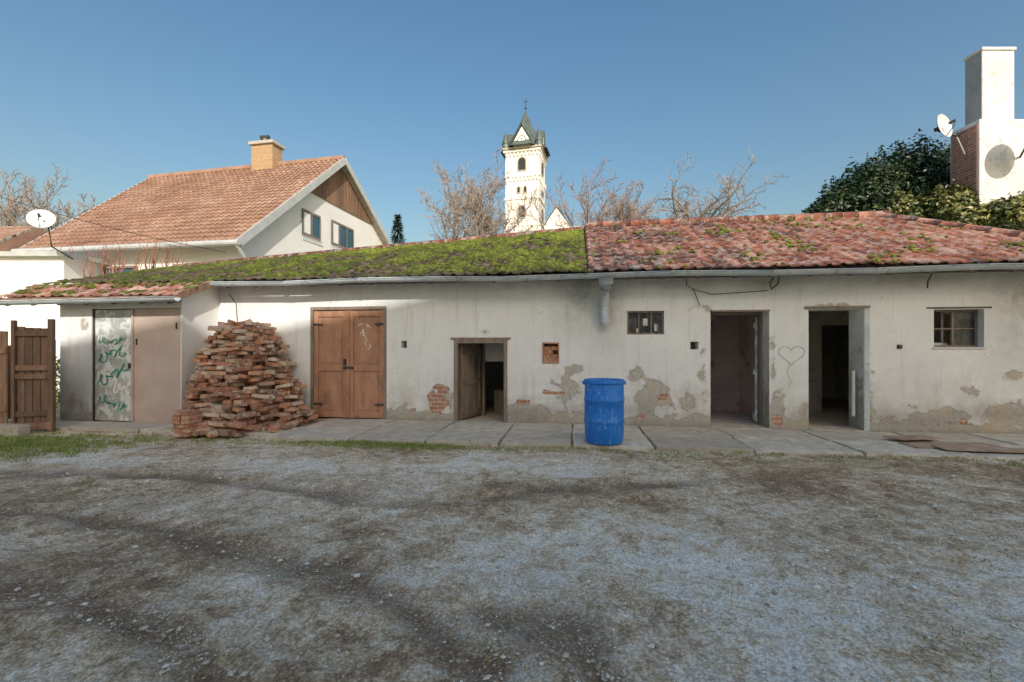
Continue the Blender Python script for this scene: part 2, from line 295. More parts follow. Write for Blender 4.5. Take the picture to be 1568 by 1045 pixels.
mb.box(-8.8,3.1,3.6,3.7,-.05,2.55,0); mb.box(5.09,6.7,2.6,2.7,-.05,2.55,0); mb.box(7.35,8.5,2.6,2.7,-.05,2.55,0); mb.box(6.7,7.35,2.6,2.7,1.95,2.55,0)
mb.build('interior_partitions',M_inner,farm)
mb=MB(); mb.box(3.3,3.36,.43,2.4,-.04,2.54,0); mb.box(3.37,4.90,2.35,2.45,-.04,2.54,0); mb.box(4.86,4.915,.43,2.34,-.04,2.54,0)
mb.build('interior_mauve_room',M_innerred,farm)
mb=MB(); mb.box(-8.8,9.9,.0,5.6,-.15,.005,0); mb.build('interior_floor',M_floor,farm)
# ---- roofs
def tile_patch(mb,P,cols,rows,rnd,mat=0,skip=None,lift=.03,hs=1.0,jit=.004):
    fr=[0,.15,.3,.45,.75,.9,1.0]; hh=[.004,.026,.03,.006,.002,.008,.012]
    for r in range(rows):
        b0=r/rows; b1=min(1,(r+1.08)/rows)
        for c in range(cols):
            a0=c/cols; a1=(c+1)/cols
            if skip and skip((a0+a1)/2,(b0+b1)/2): continue
            p0,p1,p2,p3=P(a0,b0),P(a1,b0),P(a0,b1),P(a1,b1)
            n=(p1-p0).cross(p2-p0).normalized(); up=(p2-p0).normalized()
            dz=lift+U(-jit,jit); ts=U(-jit,jit)*1.5; sl=up*U(-.012,.012); i=len(mb.v); rr=rnd((a0+a1)/2,(b0+b1)/2)
            for k,(x,h) in enumerate(zip(fr,hh)):
                lo=p0.lerp(p1,x)+n*(dz+h*hs+ts*(x-.5)*2)+sl; hi=p2.lerp(p3,x)+n*(.004+h*hs)
                mb.v+= [tuple(lo-n*.022),tuple(lo),tuple(hi)]
            for k in range(len(fr)-1):
                q=i+k*3
                for ff in((q,q+3,q+4,q+1),(q+1,q+4,q+5,q+2)): mb.f.append(ff); mb.m.append(mat); mb.r.append(rr)
def zr(s): return 4.37+(s-1.45)*.058 if s<1.45 else 4.43
def sag(s,b): return .03*noise.noise(Vector((s*.6,b*2,3)))+.02*noise.noise(Vector((s*1.7,b*3,9)))
NE=.36
def roofP(s0,s1,dz=0):
    def P(a,b):
        s=s0+(s1-s0)*a; return Vector((s,-(NE-(NE+3.0)*b),2.77+(zr(s)-2.77)*b+sag(s,b)+dz))
    return P
PR=roofP(1.47,10.0,.03)
hipskip=lambda a,b:(1.47+8.53*a)>8.05+(1-b)*1.95
def rr_red(a,b):
    g=.24+.38*a+ .25*noise.noise(Vector((a*9,b*4,1)))+U(-.26,.26); return min(1,max(0,g))
mb=MB(); tile_patch(mb,PR,40,12,rr_red,0,hipskip,jit=.007)
def PH(a,b): return Vector((10.0-1.95*b, (-NE+6.7*a)*(1-b)+3.0*b, 2.8+1.66*b))
tile_patch(mb,PH,24,9,rr_red,0)
mb.build('red_tile_roof',M_tile,farm)
PM=roofP(-10.0,1.46)
mb=MB(); tile_patch(mb,PM,54,12,lambda a,b:min(1,max(0,.4+U(-.35,.35))),0,jit=.007)
def PS(a,b):
    s=-10.0+4.05*a; return Vector((s,-(1.16-.84*b),2.40+.36*b+sag(s,b)))
mb.build('mossy_tile_roof',M_tiled,farm)
mb=MB(); tile_patch(mb,PS,19,3,lambda a,b:min(1,max(0,.55+U(-.4,.4))),0); mb.build('shed_tile_roof',M_tile,farm)
mb=MB(); s=1.5
while s<8.1:
    z=zr(s)+.06; mb.tube([(s,3.0,z),(s+.36,3.0,z+.012)],[.095,.105],8,0,min(1,max(0,.45+U(-.3,.3)))); s+=.34
for k in range(10):
    t=k/10; a_=Vector((8.05,3.0,4.49)); b_=Vector((10.0,-NE,2.84)); mb.tube([a_.lerp(b_,t),a_.lerp(b_,t+.11)],[.08,.095],8,0,U(.2,.7))
s=-10
while s<1.4:
    z=zr(s)+.03; mb.tube([(s,3.0,z),(s+.36,3.0,z+.01)],[.09,.1],8,0,U(.05,.35)); s+=.34
for i in range(10):
    p=PR(0,i/10)+Vector((.0,0,.04)); q=PR(0,min(1,i/10+.11))+Vector((.0,0,.04)); mb.tube([p,q],[.06,.05],7,0,U(.2,.6))
mb.build('ridge_tiles',M_tile,farm,smooth=True)
mb=MB()
for (s0,s1) in((-10,1.46),(1.47,9.98)):
    N=14
    for i in range(N):
        a=s0+(s1-s0)*i/N; c=s0+(s1-s0)*(i+1)/N
        if s0>0: ta=min(1,(10-a)/1.95) ; tc=min(1,(10-c)/1.95)
        else: ta=tc=1
        mb.face([(a,-NE+.02,2.72),(c,-NE+.02,2.72),(c,-NE+(3+NE)*tc,2.72+(zr(c)-2.77)*tc),(a,-NE+(3+NE)*ta,2.72+(zr(a)-2.77)*ta)])
        mb.face([(a,6.3,2.72),(c,6.3,2.72),(c,6.3-3.3*tc,2.72+(zr(c)-2.75)*tc),(a,6.3-3.3*ta,2.72+(zr(a)-2.75)*ta)])
mb.face([(-10,-1.14,2.36),(-5.97,-1.14,2.36),(-5.97,-.3,2.72),(-10,-.3,2.72)])
mb.face([(-10,-.3,2.72),(-10,6.3,2.72),(-10,3,zr(-10)-.02)])
for i in range(34):
    x=-9.9+i*.6
    if x<-6: mb.obox((x,-.55,2.52),(.07,1.1,.09),Euler((math.radians(23),0,0)).to_matrix())
    elif x<9.9: mb.obox((x,-.16,2.76),(.08,.36,.1),Euler((math.radians(24),0,0)).to_matrix())
mb.box(-5.95,9.98,-.01,-.03,2.70,2.86)
mb.build('roof_timber',M_frame,farm)
mb=MB(); mb.box(-10,-5.98,-1.15,-1.12,2.3,2.41); mb.obox((-5.96,-.73,2.58),(.03,.98,.12),Euler((math.radians(23),0,0)).to_matrix()); mb.build('shed_fascia',M_oldwood,farm)
def dome(mb,p,r,h,n,rv):
    i=len(mb.v); u=Vector((1,0,0)); w=n.cross(u).normalized(); K=7; a0=U(0,6)
    for (q,hh) in((1,0),(.78,.6)):
        for k in range(K):
            t=a0+2*math.pi*k/K; j=U(.75,1.25)
            mb.v.append(tuple(p+(u*math.cos(t)+w*math.sin(t))*r*q*j+n*h*hh*U(.7,1.2)))
    mb.v.append(tuple(p+n*h))
    for k in range(K):
        a=i+k;b2=i+(k+1)%K; mb.f.append((a,b2,b2+K,a+K)); mb.f.append((a+K,b2+K,i+2*K)); mb.m+=[0,0]; mb.r+=[rv,rv]
mb=MB(); N0=Vector((0,-.45,.9)).normalized()
for i in range(15000):
    a,b=R(),R()**.85
    d=noise.noise(Vector((a*14,b*4,5)))+.8*noise.noise(Vector((a*45,b*14,2)))
    dens=.08+.46*a+.36*b
    if d<.42-dens*.95: continue
    r=U(.02,.065); dome(mb,PM(a,b)+N0*.035,r,r*U(.4,.9),N0,min(1,max(0,.08+.34*b+.26*a+.45*d+U(-.3,.3))))
for i in range(7000):
    a,b=R(),R()
    if hipskip(a,b): continue
    d=noise.noise(Vector((a*10,b*5,15)))+.8*noise.noise(Vector((a*50,b*14,12)))
    row=abs((b*12)%1-.05)<.16
    if d<.62-.35*a-(.24 if row else 0)+(.12 if b>.6 else 0): continue
    r=U(.018,.045); dome(mb,PR(a,b)+N0*.045,r,r*U(.4,.8),N0,min(1,max(0,.55+U(-.35,.45))))
for i in range(500):
    a,b=R(),R()
    if noise.noise(Vector((a*10,b*3,25)))+.5*b<.25: continue
    r=U(.02,.06); dome(mb,PS(a,b)+N0*.04,r,r*.5,N0,U(.1,.7))
mb.build('roof_moss',M_moss,farm,smooth=True)
def trough(mb,p,q,r=.075,lip=True):
    p,q=Vector(p),Vector(q); K=9; i0=len(mb.v)
    for pt in(p,q):
        for k in range(K):
            t=math.pi+math.pi*k/(K-1); mb.v.append((pt.x,pt.y+r*math.cos(t),pt.z+r*math.sin(t)))
    for k in range(K-1): mb.f.append((i0+k,i0+k+1,i0+K+k+1,i0+K+k)); mb.m.append(0); mb.r.append(.5)
    if lip: mb.tube([p+Vector((0,-r,0)),q+Vector((0,-r,0))],.011,6)
mb=MB(); G_=-NE-.07
s=-6.0; zz=2.735
while s<9.9:
    L=U(1.3,1.7) ; e=min(s+L,9.95); z2=2.735+.02*math.sin(s*1.3)
    trough(mb,(s,G_,zz),(e,G_,z2)); trough(mb,(e-.03,G_,z2),(e+.03,G_,z2),.083,False)
    zz=z2; s=e
trough(mb,(-10.1,-1.24,2.33),(-5.93,-1.24,2.36))
mb.tube([(1.72,G_,2.66),(1.72,G_,2.56),(1.72,G_+.03,2.5),(1.72,-.16,2.42),(1.72,-.14,1.88)],[.13,.12,.085,.08,.08],14)
mb.tube([(1.72,-.14,2.2),(1.72,-.14,2.16)],.092,14)
mb.build('gutters',M_gutter,farm,smooth=True)
mb=MB()
def cable(pts,r=.008): mb.tube(pts,r,5)
cable([(4.55,-.33,2.7),(4.5,-.2,2.56),(4.58,-.05,2.47),(4.66,-.12,2.55),(4.62,-.3,2.7)],.013)
cable([(3.1,-.3,2.66),(3.15,-.12,2.55),(3.28,-.03,2.5),(3.4,-.03,2.2)])
cable([(3.28,-.03,2.5),(3.6,-.02,2.4),(4.0,-.02,2.42),(4.55,-.02,2.45)],.006)
cable([(6.95,-.3,2.7),(7.0,-.1,2.55),(7.05,-.02,2.45)],.012)
cable([(-5.9,-.02,2.55),(-5.75,-.02,2.35),(-5.72,-.02,1.9)])
cable([(6.64,0.02,1.465),(6.64,-.03,1.465)],.035)
mb.build('wall_cables',M_metal,farm)
mb=MB(); D=.06
def leaf(x0,x1,z0,z1,y):
    mb.box(x0,x1,y,y+.05,z0,z1,0)
    for (a,b,c,d) in((x0,x0+.09,z0,z1),(x1-.09,x1,z0,z1)): mb.box(a,b,y-.028,y-.002,c,d,0)
    for zc in(z0+.07,z0+1.0,z1-.07): mb.box(x0+.092,x1-.092,y-.024,y-.002,zc-.06,zc+.06,0)
    for (za,zb) in((z0+.16,z0+.90),(z0+1.10,z1-.16)):
        mb.box(x0+.14,x1-.14,y-.012,y-.001,za,zb,0)
leaf(-4.05,-3.325,.04,2.2,D); leaf(-3.30,-2.56,.04,2.2,D)
mb.box(-4.116,-4.055,.0,.14,0,2.265,1); mb.box(-2.555,-2.496,.0,.14,0,2.265,1); mb.box(-4.055,-2.555,.0,.14,2.205,2.265,1)
mb.box(-3.335,-3.29,.005,.03,.05,2.19,0)
for z in(.3,1.9):
    for x in(-4.06,-2.75): mb.box(x,x+.2,.012,.03,z,z+.035,2)
mb.box(-3.42,-3.2,.0,.025,1.02,1.07,2); mb.box(-3.40,-3.36,-.02,.02,1.1,1.22,2)
for k in range(7):
    x=U(-3.05,-2.85); z=U(1.45,1.95); pts=[(x,z)]
    for q in range(5): x+=U(-.06,.06); z+=U(-.07,.05); pts.append((min(-2.72,max(-3.12,x)),max(1.3,min(2.0,z))))
    mb.stroke(pts,.007,D-.014,3)
mb.build('garage_doors',[M_wooddoor,M_frame,M_metal,M_wpaint],farm,bevel=0)
mb=MB()
mb.box(-8.10,-7.22,SH+.05,SH+.09,.03,2.18,0); mb.box(-7.22,-6.20,SH+.03,SH+.07,.0,2.19,1)
mb.box(-7.25,-7.21,SH+.0,SH+.028,.0,2.19,1)
for (x,z,w) in((-7.16,1.5,.02),(-6.3,1.8,.02)): mb.box(x,x+w,SH+.01,SH+.03,z,z+.12,2)
mb.box(-8.12,-8.10,SH+.02,SH+.1,0,2.2,2); mb.box(-7.31,-7.26,SH-.005,SH+.02,1.05,1.15,2)
def tag(x0,x1,z0,z1,m,w,yy,nl):
    n=nl*10; pts=[]
    a=U(0,6)
    for k in range(n):
        t=k/(n-1); x=x0+(x1-x0)*t; zc=z0+(z1-z0)*(.5+.3*math.sin(t*3+a)); amp=(z1-z0)*.28
        pts.append((min(x1,max(x0,x+.05*math.sin(k*1.25+a))),zc+amp*math.sin(k*.95+a)*(.6+.5*math.sin(k*.37))))
    mb.stroke(pts,w,yy,m)
yy=SH+.047
tag(-8.04,-7.32,1.30,1.75,4,.022,yy,4); tag(-8.04,-7.32,.55,1.05,4,.024,yy,4); tag(-8.0,-7.4,.25,.55,3,.014,yy-.001,3); tag(-8.05,-7.35,.72,1.15,3,.017,yy-.002,3); tag(-8.02,-7.4,1.05,1.45,3,.015,yy-.003,3); tag(-8.0,-7.45,1.5,1.75,3,.010,yy-.004,3)
mb.build('shed_doors',[M_greydoor,M_pinkdoor,M_metal,M_teal,M_wpaint],farm)
mb=MB(); x0,x1=-1.133,-.088
mb.box(x0,x0+.07,-.015,.16,-.03,1.60,0); mb.box(x1-.07,x1,-.015,.16,-.03,1.60,0); mb.box(x0+.07,x1-.07,-.012,.16,1.53,1.60,0); mb.box(x0-.06,x1+.06,-.02,-.001,1.6,1.64,0)
Mr=Euler((0,0,math.radians(72))).to_matrix(); h=Vector((x0+.09,.17,0))
mb.obox(h+Mr@Vector((.38,0,.78)),(.76,.04,1.48),Mr,0)
for z in(.15,.75,1.35): mb.obox(h+Mr@Vector((.38,-.03,z)),(.72,.02,.09),Mr,0)
mb.obox(h+Mr@Vector((.06,-.03,.78)),(.08,.02,1.4),Mr,0); mb.obox(h+Mr@Vector((.70,-.03,.78)),(.08,.02,1.4),Mr,0)
mb.box(-.72,-.1,1.0,1.06,1.15,1.55,2); mb.box(-.78,-.72,.95,1.07,0,1.7,0); mb.box(-.6,-.2,1.4,1.8,0,.5,0)
mb.box(x0,x1,-.05,.2,-.06,.02,3)
mb.build('cellar_door',[M_frame,M_greywood,M_whiteold,M_concrete],farm,bevel=.004)
mb=MB()
for i,z in enumerate((1.175,1.25,1.325,1.40)):
    for x in ((.60,.735) if i%2 else (.60,.69,.78)):
        w=.125 if i%2 else .082
        if not(i==2 and x>.7): mb.box(x,x+w,.05+U(0,.02),.2,z,z+.068,0,U(.4,.7),.003)
mb.box(.60,.87,.21,.24,1.17,1.52,0,.1)
mb.box(.575,.595,-.01,.02,1.15,1.54,1); mb.box(.87,.89,-.01,.02,1.15,1.54,1); mb.box(.575,.89,-.012,.02,1.521,1.545,1); mb.box(.575,.89,-.012,.02,1.148,1.168,1)
mb.build('bricked_niche',[M_brick,M_wooddoor],farm)
mb=MB()
def win(x0,x1,z0,z1,y,nx,nz,fw=.035,m=0):
    mb.box(x0,x0+fw,y,y+.05,z0,z1,m); mb.box(x1-fw,x1,y,y+.05,z0,z1,m); mb.box(x0+fw,x1-fw,y,y+.05,z0,z0+fw,m); mb.box(x0+fw,x1-fw,y,y+.05,z1-fw,z1,m)
    for i in range(1,nx): x=x0+(x1-x0)*i/nx; mb.box(x-.012,x+.012,y+.005,y+.045,z0+fw,z1-fw,m)
    for i in range(1,nz): z=z0+(z1-z0)*i/nz; mb.box(x0+fw,x1-fw,y+.008,y+.04,z-.01,z+.01,m)
win(2.127,2.785,1.688,2.117,.04,3,1); mb.box(2.16,2.75,.07,.075,1.72,2.08,1)
for x in(2.24,2.38,2.52,2.66): mb.tube([(x,.02,1.69),(x,.02,2.117)],.006,6,3)
mb.box(2.42,2.5,.055,.06,1.85,1.98,2); mb.box(2.3,2.36,.055,.06,1.73,1.8,2); mb.box(2.62,2.68,.055,.06,1.75,1.88,2)
win(7.161,7.908,1.45,2.09,.12,2,2); mb.box(7.55,7.87,.14,.145,1.49,2.05,1)
mb.box(7.14,7.93,-.02,.1,1.43,1.455,2)
Mr=Euler((0,0,math.radians(-35))).to_matrix()
for (cx,cz,w,hh) in((-.17,0,.03,.6),(.17,0,.03,.6),(0,.285,.34,.03),(0,-.285,.34,.03),(0,0,.34,.02)): mb.obox(Vector((7.72,.32,1.77))+Mr@Vector((cx,0,cz)),(w,.03,hh),Mr,2)
mb.box(7.2,7.24,.3,.34,1.46,1.62,2); mb.box(7.2,7.5,.3,.34,1.46,1.5,2); mb.box(7.3,7.55,.26,.3,1.455,1.53,2)
mb.box(7.05,8.02,-.004,.0,2.10,2.13,3)
mb.build('stable_windows',[M_frame,M_glass,M_whiteold,M_metal],farm)
mb=MB()
for (x0,x1,zt) in((3.585,4.57,2.11),(5.209,6.079,2.115)):
    mb.box(x0,x1,-.06,.43,-.1,.03,3)
def leaf2(h,Mr,w,zt,m):
    mb.obox(h+Mr@Vector((w/2,0,zt/2+.03)),(w,.04,zt-.06),Mr,m)
    for z in(.15,1.0,zt-.15): mb.obox(h+Mr@Vector((w/2,.035,z)),(w-.02,.03,.1),Mr,m)
leaf2(Vector((4.52,.45,0)),Euler((0,0,math.radians(72))).to_matrix(),.8,2.0,1)
mb.box(3.585,3.63,.3,.42,.03,2.1,0); mb.box(4.525,4.57,.3,.42,.03,2.1,0); mb.box(3.63,4.525,.3,.42,2.05,2.1,0)
mb.box(5.98,6.02,.12,.16,.25,1.05,4)
mb.box(5.85,6.35,2.1,2.5,.0,.7,2)
mb.tube([(5.75,2.55,1.25),(5.77,2.5,.95)],.05,8,4); mb.box(5.75,5.85,2.52,2.58,0,2.3,0)
for i in range(8): mb.box(3.38,4.85,.47+i*.21,.66+i*.21,.006,.03,2)
mb.build('open_doors',[M_frame,M_greydoor,M_greywood,M_concrete,M_white],farm,bevel=.004)
mb=MB(); mb.box(6.085,6.17,-.02,-.001,.02,2.12,0); mb.box(5.14,6.17,-.03,-.003,2.125,2.165,1); mb.box(3.575,4.58,-.012,.05,2.085,2.115,1)
mb.build('door_surrounds',[M_gutter,M_frame],farm)
mb=MB(); pts=[]
for i in range(33):
    t=2*math.pi*i/32; x=16*math.sin(t)**3; y=13*math.cos(t)-5*math.cos(2*t)-2*math.cos(3*t)-math.cos(4*t); pts.append((4.93+x*.0135,1.33+y*.0115))
mb.stroke(pts,.009,-.003); mb.stroke([(4.9,1.16),(4.86,1.0),(4.93,.86),(4.88,.74)],.008,-.003); mb.build('heart_graffiti',M_trimgrey,farm)
# ------------------------------------------------------------------ pavement slabs
mb=MB(); s=-9.2
while s<10.5:
    L=U(1.05,1.5)
    for (n0,n1) in(((.03,.95),(.97,1.84)) if s>-3.9 else ((.97,1.62),)):
        M_=Euler((U(-.012,.012),U(-.010,.010),U(-.015,.015))).to_matrix()
        mb.obox((s+L/2,-(n0+n1)/2,-.012+U(-.008,.008)),(L-.03,n1-n0-.02,.08),M_,0,R(),.008)
    s+=L
mb.build('concrete_pavement',M_concrete,None,(0,8.67,0),-A,bevel=.012)
mb=MB()
for k,(x,y,w,d,r) in enumerate(((6.55,-1.2,1.2,.35,.1),(6.9,-1.5,1.4,.28,-.05),(6.3,-.8,.7,.3,.3))):
    mb.obox((x,y,.045+.014*k),(w,d,.012),Euler((U(-.01,.01),U(-.01,.01),r)).to_matrix())
mb.build('rusty_sheet_metal',M_cloth,None,(0,8.67,0),-A)
mb=MB()
for i in range(5): mb.box(-9.6+i*.5,-9.12+i*.5,-1.9,-1.72,-.05,.16+U(-.02,.03),0,R(),.01)
mb.build('concrete_kerb',M_concrete,None,(-.9,8.5,0),-A,bevel=.012)
# ------------------------------------------------------------------ brick pile
mb=MB(); k=0; z=.035
while z<1.9:
    t=z/1.95; s0=-6.05+.42*t**1.3; s1=-3.92-.95*t**1.25; n0=.12; n1=1.85-1.05*t**.9
    cs=(s0+s1)/2; hs_=(s1-s0)/2
    along=(k%2==0); ds,dn=((.30,.15) if along else (.15,.30)); x=s0+ds/2
    while x<s1+.05:
        y=n0+dn/2
        while y<n1+.05:
            e=(abs((x-cs)/hs_))**3.0+(abs(max(0,(y-n0)/(n1-n0))))**3.5
            lim=1.0+.55*noise.noise(Vector((x*2.2,y*2.2,z*3)))
            if e<lim and R()>.04 and x>s0+max(0,y-.9)*.85:
                edge=e>lim-.5; yaw=U(-.15,.15) if not edge else U(-.6,.6)
                if R()<.3: yaw+=1.57
                tl=.11 if edge else .03
                M_=Euler((U(-tl,tl)*1.5,U(-tl,tl)*1.5,yaw+(0 if along else 1.57))).to_matrix()
                L=.285 if R()<.7 else U(.12,.22)
                mb.obox((x+U(-.04,.04),-(y+U(-.04,.04)),z+U(-.014,.014)),(L,.138,.064),M_,0,R(),.006)
            y+=dn+.004
        x+=ds+.004
    z+=.069; k+=1
for i in range(90):
    s=U(-5.1,-3.8); n=1.7+abs(random.gauss(0,.1)) if s<-4.4 else U(.6,1.5)
    M_=Euler((U(-.3,.3),U(-.3,.3),U(0,3.1))).to_matrix(); sc=U(.3,1)
    mb.obox((s,-n,.055),(.28*sc,.135*min(1,sc+.2),.062),M_,0,R(),.006)
for i in range(110):
    s=random.gauss(-5.25,.26); n=abs(random.gauss(.4,.2))+.1
    M_=Euler((U(-.6,.6),U(-.6,.6),U(0,3.1))).to_matrix()
    mb.obox((s,-n,1.97-abs(s+5.25)*.75-n*.14+U(-.06,.05)),(.27*U(.5,1),.135,.062),M_,0,R(),.006)
for k in range(6):
    for q in range(2): mb.obox((-5.22+q*.15+U(-.01,.01),-1.86+U(-.01,.01),.035+.069*k),(.138,.285,.064),Euler((0,0,U(-.06,.06))).to_matrix(),0,U(.3,.7),.003)
mb.build('brick_pile',M_brick,None,(0,8.67,0),-A,bevel=.006)
# ------------------------------------------------------------------ barrel
mb=MB()
prof=[(0,.012),(.24,.012),(.265,.02),(.275,.05),(.278,.10),(.287,.13),(.289,.30),(.289,.31),(.298,.325),(.298,.355),(.289,.37),(.291,.62),(.300,.635),(.300,.665),(.290,.68),(.288,.86),(.283,.885),(.300,.90),(.302,.935),(.296,.95),(.284,.95),(.280,.93),(.276,.88),(.276,.80)]
mb.lathe(prof,(0,0,0),64); mb.lathe([(.277,.88),(0,.88)],(0,0,0),64,1)
for sgn in(-1,1): mb.obox((sgn*.305,0,.90),(.03,.10,.05),None,0)
for i in range(16):
    t=2*math.pi*i/16; mb.tube([(.289*math.cos(t),.289*math.sin(t),.38),(.2905*math.cos(t),.2905*math.sin(t),.61)],.004,5)
mb.build('blue_barrel',[M_blue,gmat('barrel_water',(.06,.16,.3),(.2,.36,.5),7,.2,0)],None,(1.38,6.85,.025),smooth=False)
ob=bpy.data.objects['blue_barrel']; ob.data.polygons.foreach_set('use_smooth',[True]*len(ob.data.polygons)); ob.modifiers.new('es','EDGE_SPLIT').split_angle=math.radians(40)
# ------------------------------------------------------------------ ground
def axis(lo,hi,st,far):
    a=list(np.arange(lo,hi+1e-6,st)); g=st; x=hi; out=[]
    while x<far: g*=1.35; x+=g; out.append(x)
    g=st; x=lo; lf=[]
    while x>-far: g*=1.35; x-=g; lf.append(x)
    return lf[::-1]+a+out
xs=axis(-9.5,8.5,.055,700); ys=axis(1.2,8.2,.045,700)
trk=[((-3.6,3.95),(-1.74,3.17)),((-1.74,3.17),(-.72,2.74)),((-.72,2.74),(-.05,2.05)),((-3.9,5.2),(-1,4.3)),((-1,4.3),(2,4.9)),((-7,4.2),(-3.6,3.95)),((-6,5.4),(-3.9,5.2)),((-.1,2.6),(.5,1.8)),((-4.5,3.4),(-2.2,2.6)),((-2.2,2.6),(-1.1,1.9))]
def dseg(p,a,b):
    ax,ay=a;bx,by=b;dx,dy=bx-ax,by-ay;t=max(0,min(1,((p[0]-ax)*dx+(p[1]-ay)*dy)/(dx*dx+dy*dy))); return math.hypot(p[0]-ax-t*dx,p[1]-ay-t*dy)
v=[];pale=[];grn=[];tk=[]
nz=noise.noise
for y in ys:
    for x in xs:
        near=-12<x<12 and 0<y<10; z=0;t=0
        if near:
            z=.022*nz(Vector((x*.7,y*.7,0)))+.012*nz(Vector((x*2.3,y*2.3,4)))+.010*nz(Vector((x*6,y*6,8)))+.006*nz(Vector((x*14,y*14,9)))
            wx=x+.22*nz(Vector((x*1.3,y*1.3,11)))+.04*nz(Vector((x*7,y*7,12)));wy=y+.22*nz(Vector((x*1.3,y*1.3,17)))+.04*nz(Vector((x*7,y*7,13)))
            d=min(dseg((wx,wy),a,b) for a,b in trk); t=math.exp(-(d/.12)**2)*max(0,min(1.2,.85+.9*nz(Vector((x*1.5,y*1.5,50))))); z-=.028*t; z+=.018*math.exp(-((d-.21)/.07)**2)
            t+=.4*math.exp(-(d/.4)**2)*max(0,nz(Vector((x*2.2,y*2.2,80)))+.3)
            z-=.03*max(0,min(1,(y-6)/1.0))
        else: z=-.03
        v.append((x,y,z)); tk.append(min(1,t))
        p=.50+.34*nz(Vector((x*.8,y*.8,30)))+ .24*math.exp(-((x-1.6)**2/4+(y-2.2)**2/1.6))+.22*math.exp(-((x+.3)**2/.8+(y-5.5)**2/.25))-.26*math.exp(-((y-5.2)/.8)**2)*max(0,min(1,(x-1)/2))-.16*math.exp(-((x+3)**2/6+(y-2.6)**2/1.5))
        pale.append(p)
        g=.30*math.exp(-((y-5.9)/.8)**2)+.8*math.exp(-((x+8.4)**2/3.0+(y-6.7)**2/.9))+.28*math.exp(-((x-5)**2/5+(y-4.5)**2/1.5))+.2*math.exp(-((x-2.6)**2/1+(y-3.0)**2/1.0))
        if not near: g=.6
        grn.append(g)
nx=len(xs); f=[(j*nx+i,j*nx+i+1,(j+1)*nx+i+1,(j+1)*nx+i) for j in range(len(ys)-1) for i in range(nx-1)]
me=bpy.data.meshes.new('ground'); me.from_pydata(v,[],f); me.materials.append(M_ground)
for nm,arr in(('pale',pale),('grn',grn),('trk',tk)): me.attributes.new(nm,'FLOAT','POINT').data.foreach_set('value',arr)
me.polygons.foreach_set('use_smooth',[True]*len(f)); link(bpy.data.objects.new('ground',me))
def gz(x,y):
    return .022*nz(Vector((x*.7,y*.7,0)))+.012*nz(Vector((x*2.3,y*2.3,4)))+.010*nz(Vector((x*6,y*6,8)))+.006*nz(Vector((x*14,y*14,9)))-.03*max(0,min(1,(y-6)))
mb=MB()
for i in range(32000):
    y=1.6+5.6*R()**1.35; x=U(-1.25,1.25)*y
    if nz(Vector((x*.9,y*.9,60)))+.5*nz(Vector((x*4,y*4,61)))<U(-.35,.35): continue
    r=U(.003,.008)*(1+ (R()<.10)*U(.5,2.2)); i0=len(mb.v); z=gz(x,y)+r*.25; rv=min(1,max(0,random.gauss(.55,.3)))
    pts=[(1,0,0),(0,1,0),(-1,0,0),(0,-1,0),(0,0,.7),(0,0,-.7)]; a=U(0,6); c_,s_=math.cos(a),math.sin(a)
    for (px,py,pz) in pts:
        px*=U(.6,1.5);py*=U(.6,1.3);pz*=U(.6,1.1); mb.v.append((x+r*(px*c_-py*s_),y+r*(px*s_+py*c_),z+r*pz))
    for (a1,b1) in((0,1),(1,2),(2,3),(3,0)):
        mb.f.append((i0+a1,i0+b1,i0+4)); mb.m.append(0); mb.r.append(rv)
mb.build('gravel',M_stonep)
mb=MB()
def blade(x,y,z,h):
    a=U(0,6.28);w=.0035;l=U(.2,.8)*h; dx,dy=math.cos(a),math.sin(a); rv=R()
    mb.face([(x-dy*w,y+dx*w,z),(x+dy*w,y-dx*w,z),(x+dx*l*.4+dy*w*.6,y+dy*l*.4-dx*w*.6,z+h*.65),(x+dx*l,y+dy*l,z+h)],0,rv)
for i in range(2300):
    q=R()
    if q<.38: p=W(U(-7,8) if R()<.5 else random.gauss(-1.6,.8),1.88+abs(random.gauss(0,.22))); x,y=p.x,p.y; K=10;h=.035
    elif q<.74: x,y=random.gauss(-8.0,1.0),random.gauss(6.7,.5); K=18;h=.05
    else:
        y=2+4.5*R(); x=U(-1.1,1.1)*y; K=8;h=.02
        if nz(Vector((x*.8,y*.8,70)))<.05: continue
    z=gz(x,y)
    for k in range(K): blade(x+random.gauss(0,.04),y+random.gauss(0,.04),z,h*U(.5,1.3))
mb.build('grass',M_grass)
# ------------------------------------------------------------------ neighbour house
house=empty('neighbour_gable_house')
ER=Vector((-9.18,15.3,5.0)); RR=Vector((-7.92,21.6,10.33)); RL=Vector((-19.06,24.1,10.33)); EL=Vector((-18.1,16.8,5.0)); ER2=Vector((-6.44,29.0,5.6)); EL2=Vector((-19.5,31.6,5.6))
mb=MB()
P=lambda a,b:(EL.lerp(ER,a)).lerp(RL.lerp(RR,a),b)
tile_patch(mb,P,42,24,lambda a,b:min(1,max(0,.5+.4*noise.noise(Vector((a*5,b*5,0)))+U(-.25,.25))),0,lift=.05,hs=1.8)
P2=lambda a,b:(ER2.lerp(EL2,a)).lerp(RR.lerp(RL,a),b)
tile_patch(mb,P2,30,16,lambda a,b:U(.3,.7),0,lift=.05)
for i in range(34):
    mb.tube([RR.lerp(RL,i/34)+Vector((0,0,.06)),RR.lerp(RL,(i+1.08)/34)+Vector((0,0,.06))],[.13,.14],7,0,U(.4,.7))
mb.build('roof_tiles',M_housetile,house)
mb=MB(); dn=Vector((0,0,-.12))
mb.face([ER+dn,EL+dn,RL+dn,RR+dn]); mb.face([RR+dn,RL+dn,EL2+dn,ER2+dn])
mb.build('roof_underside',M_greywood,house)
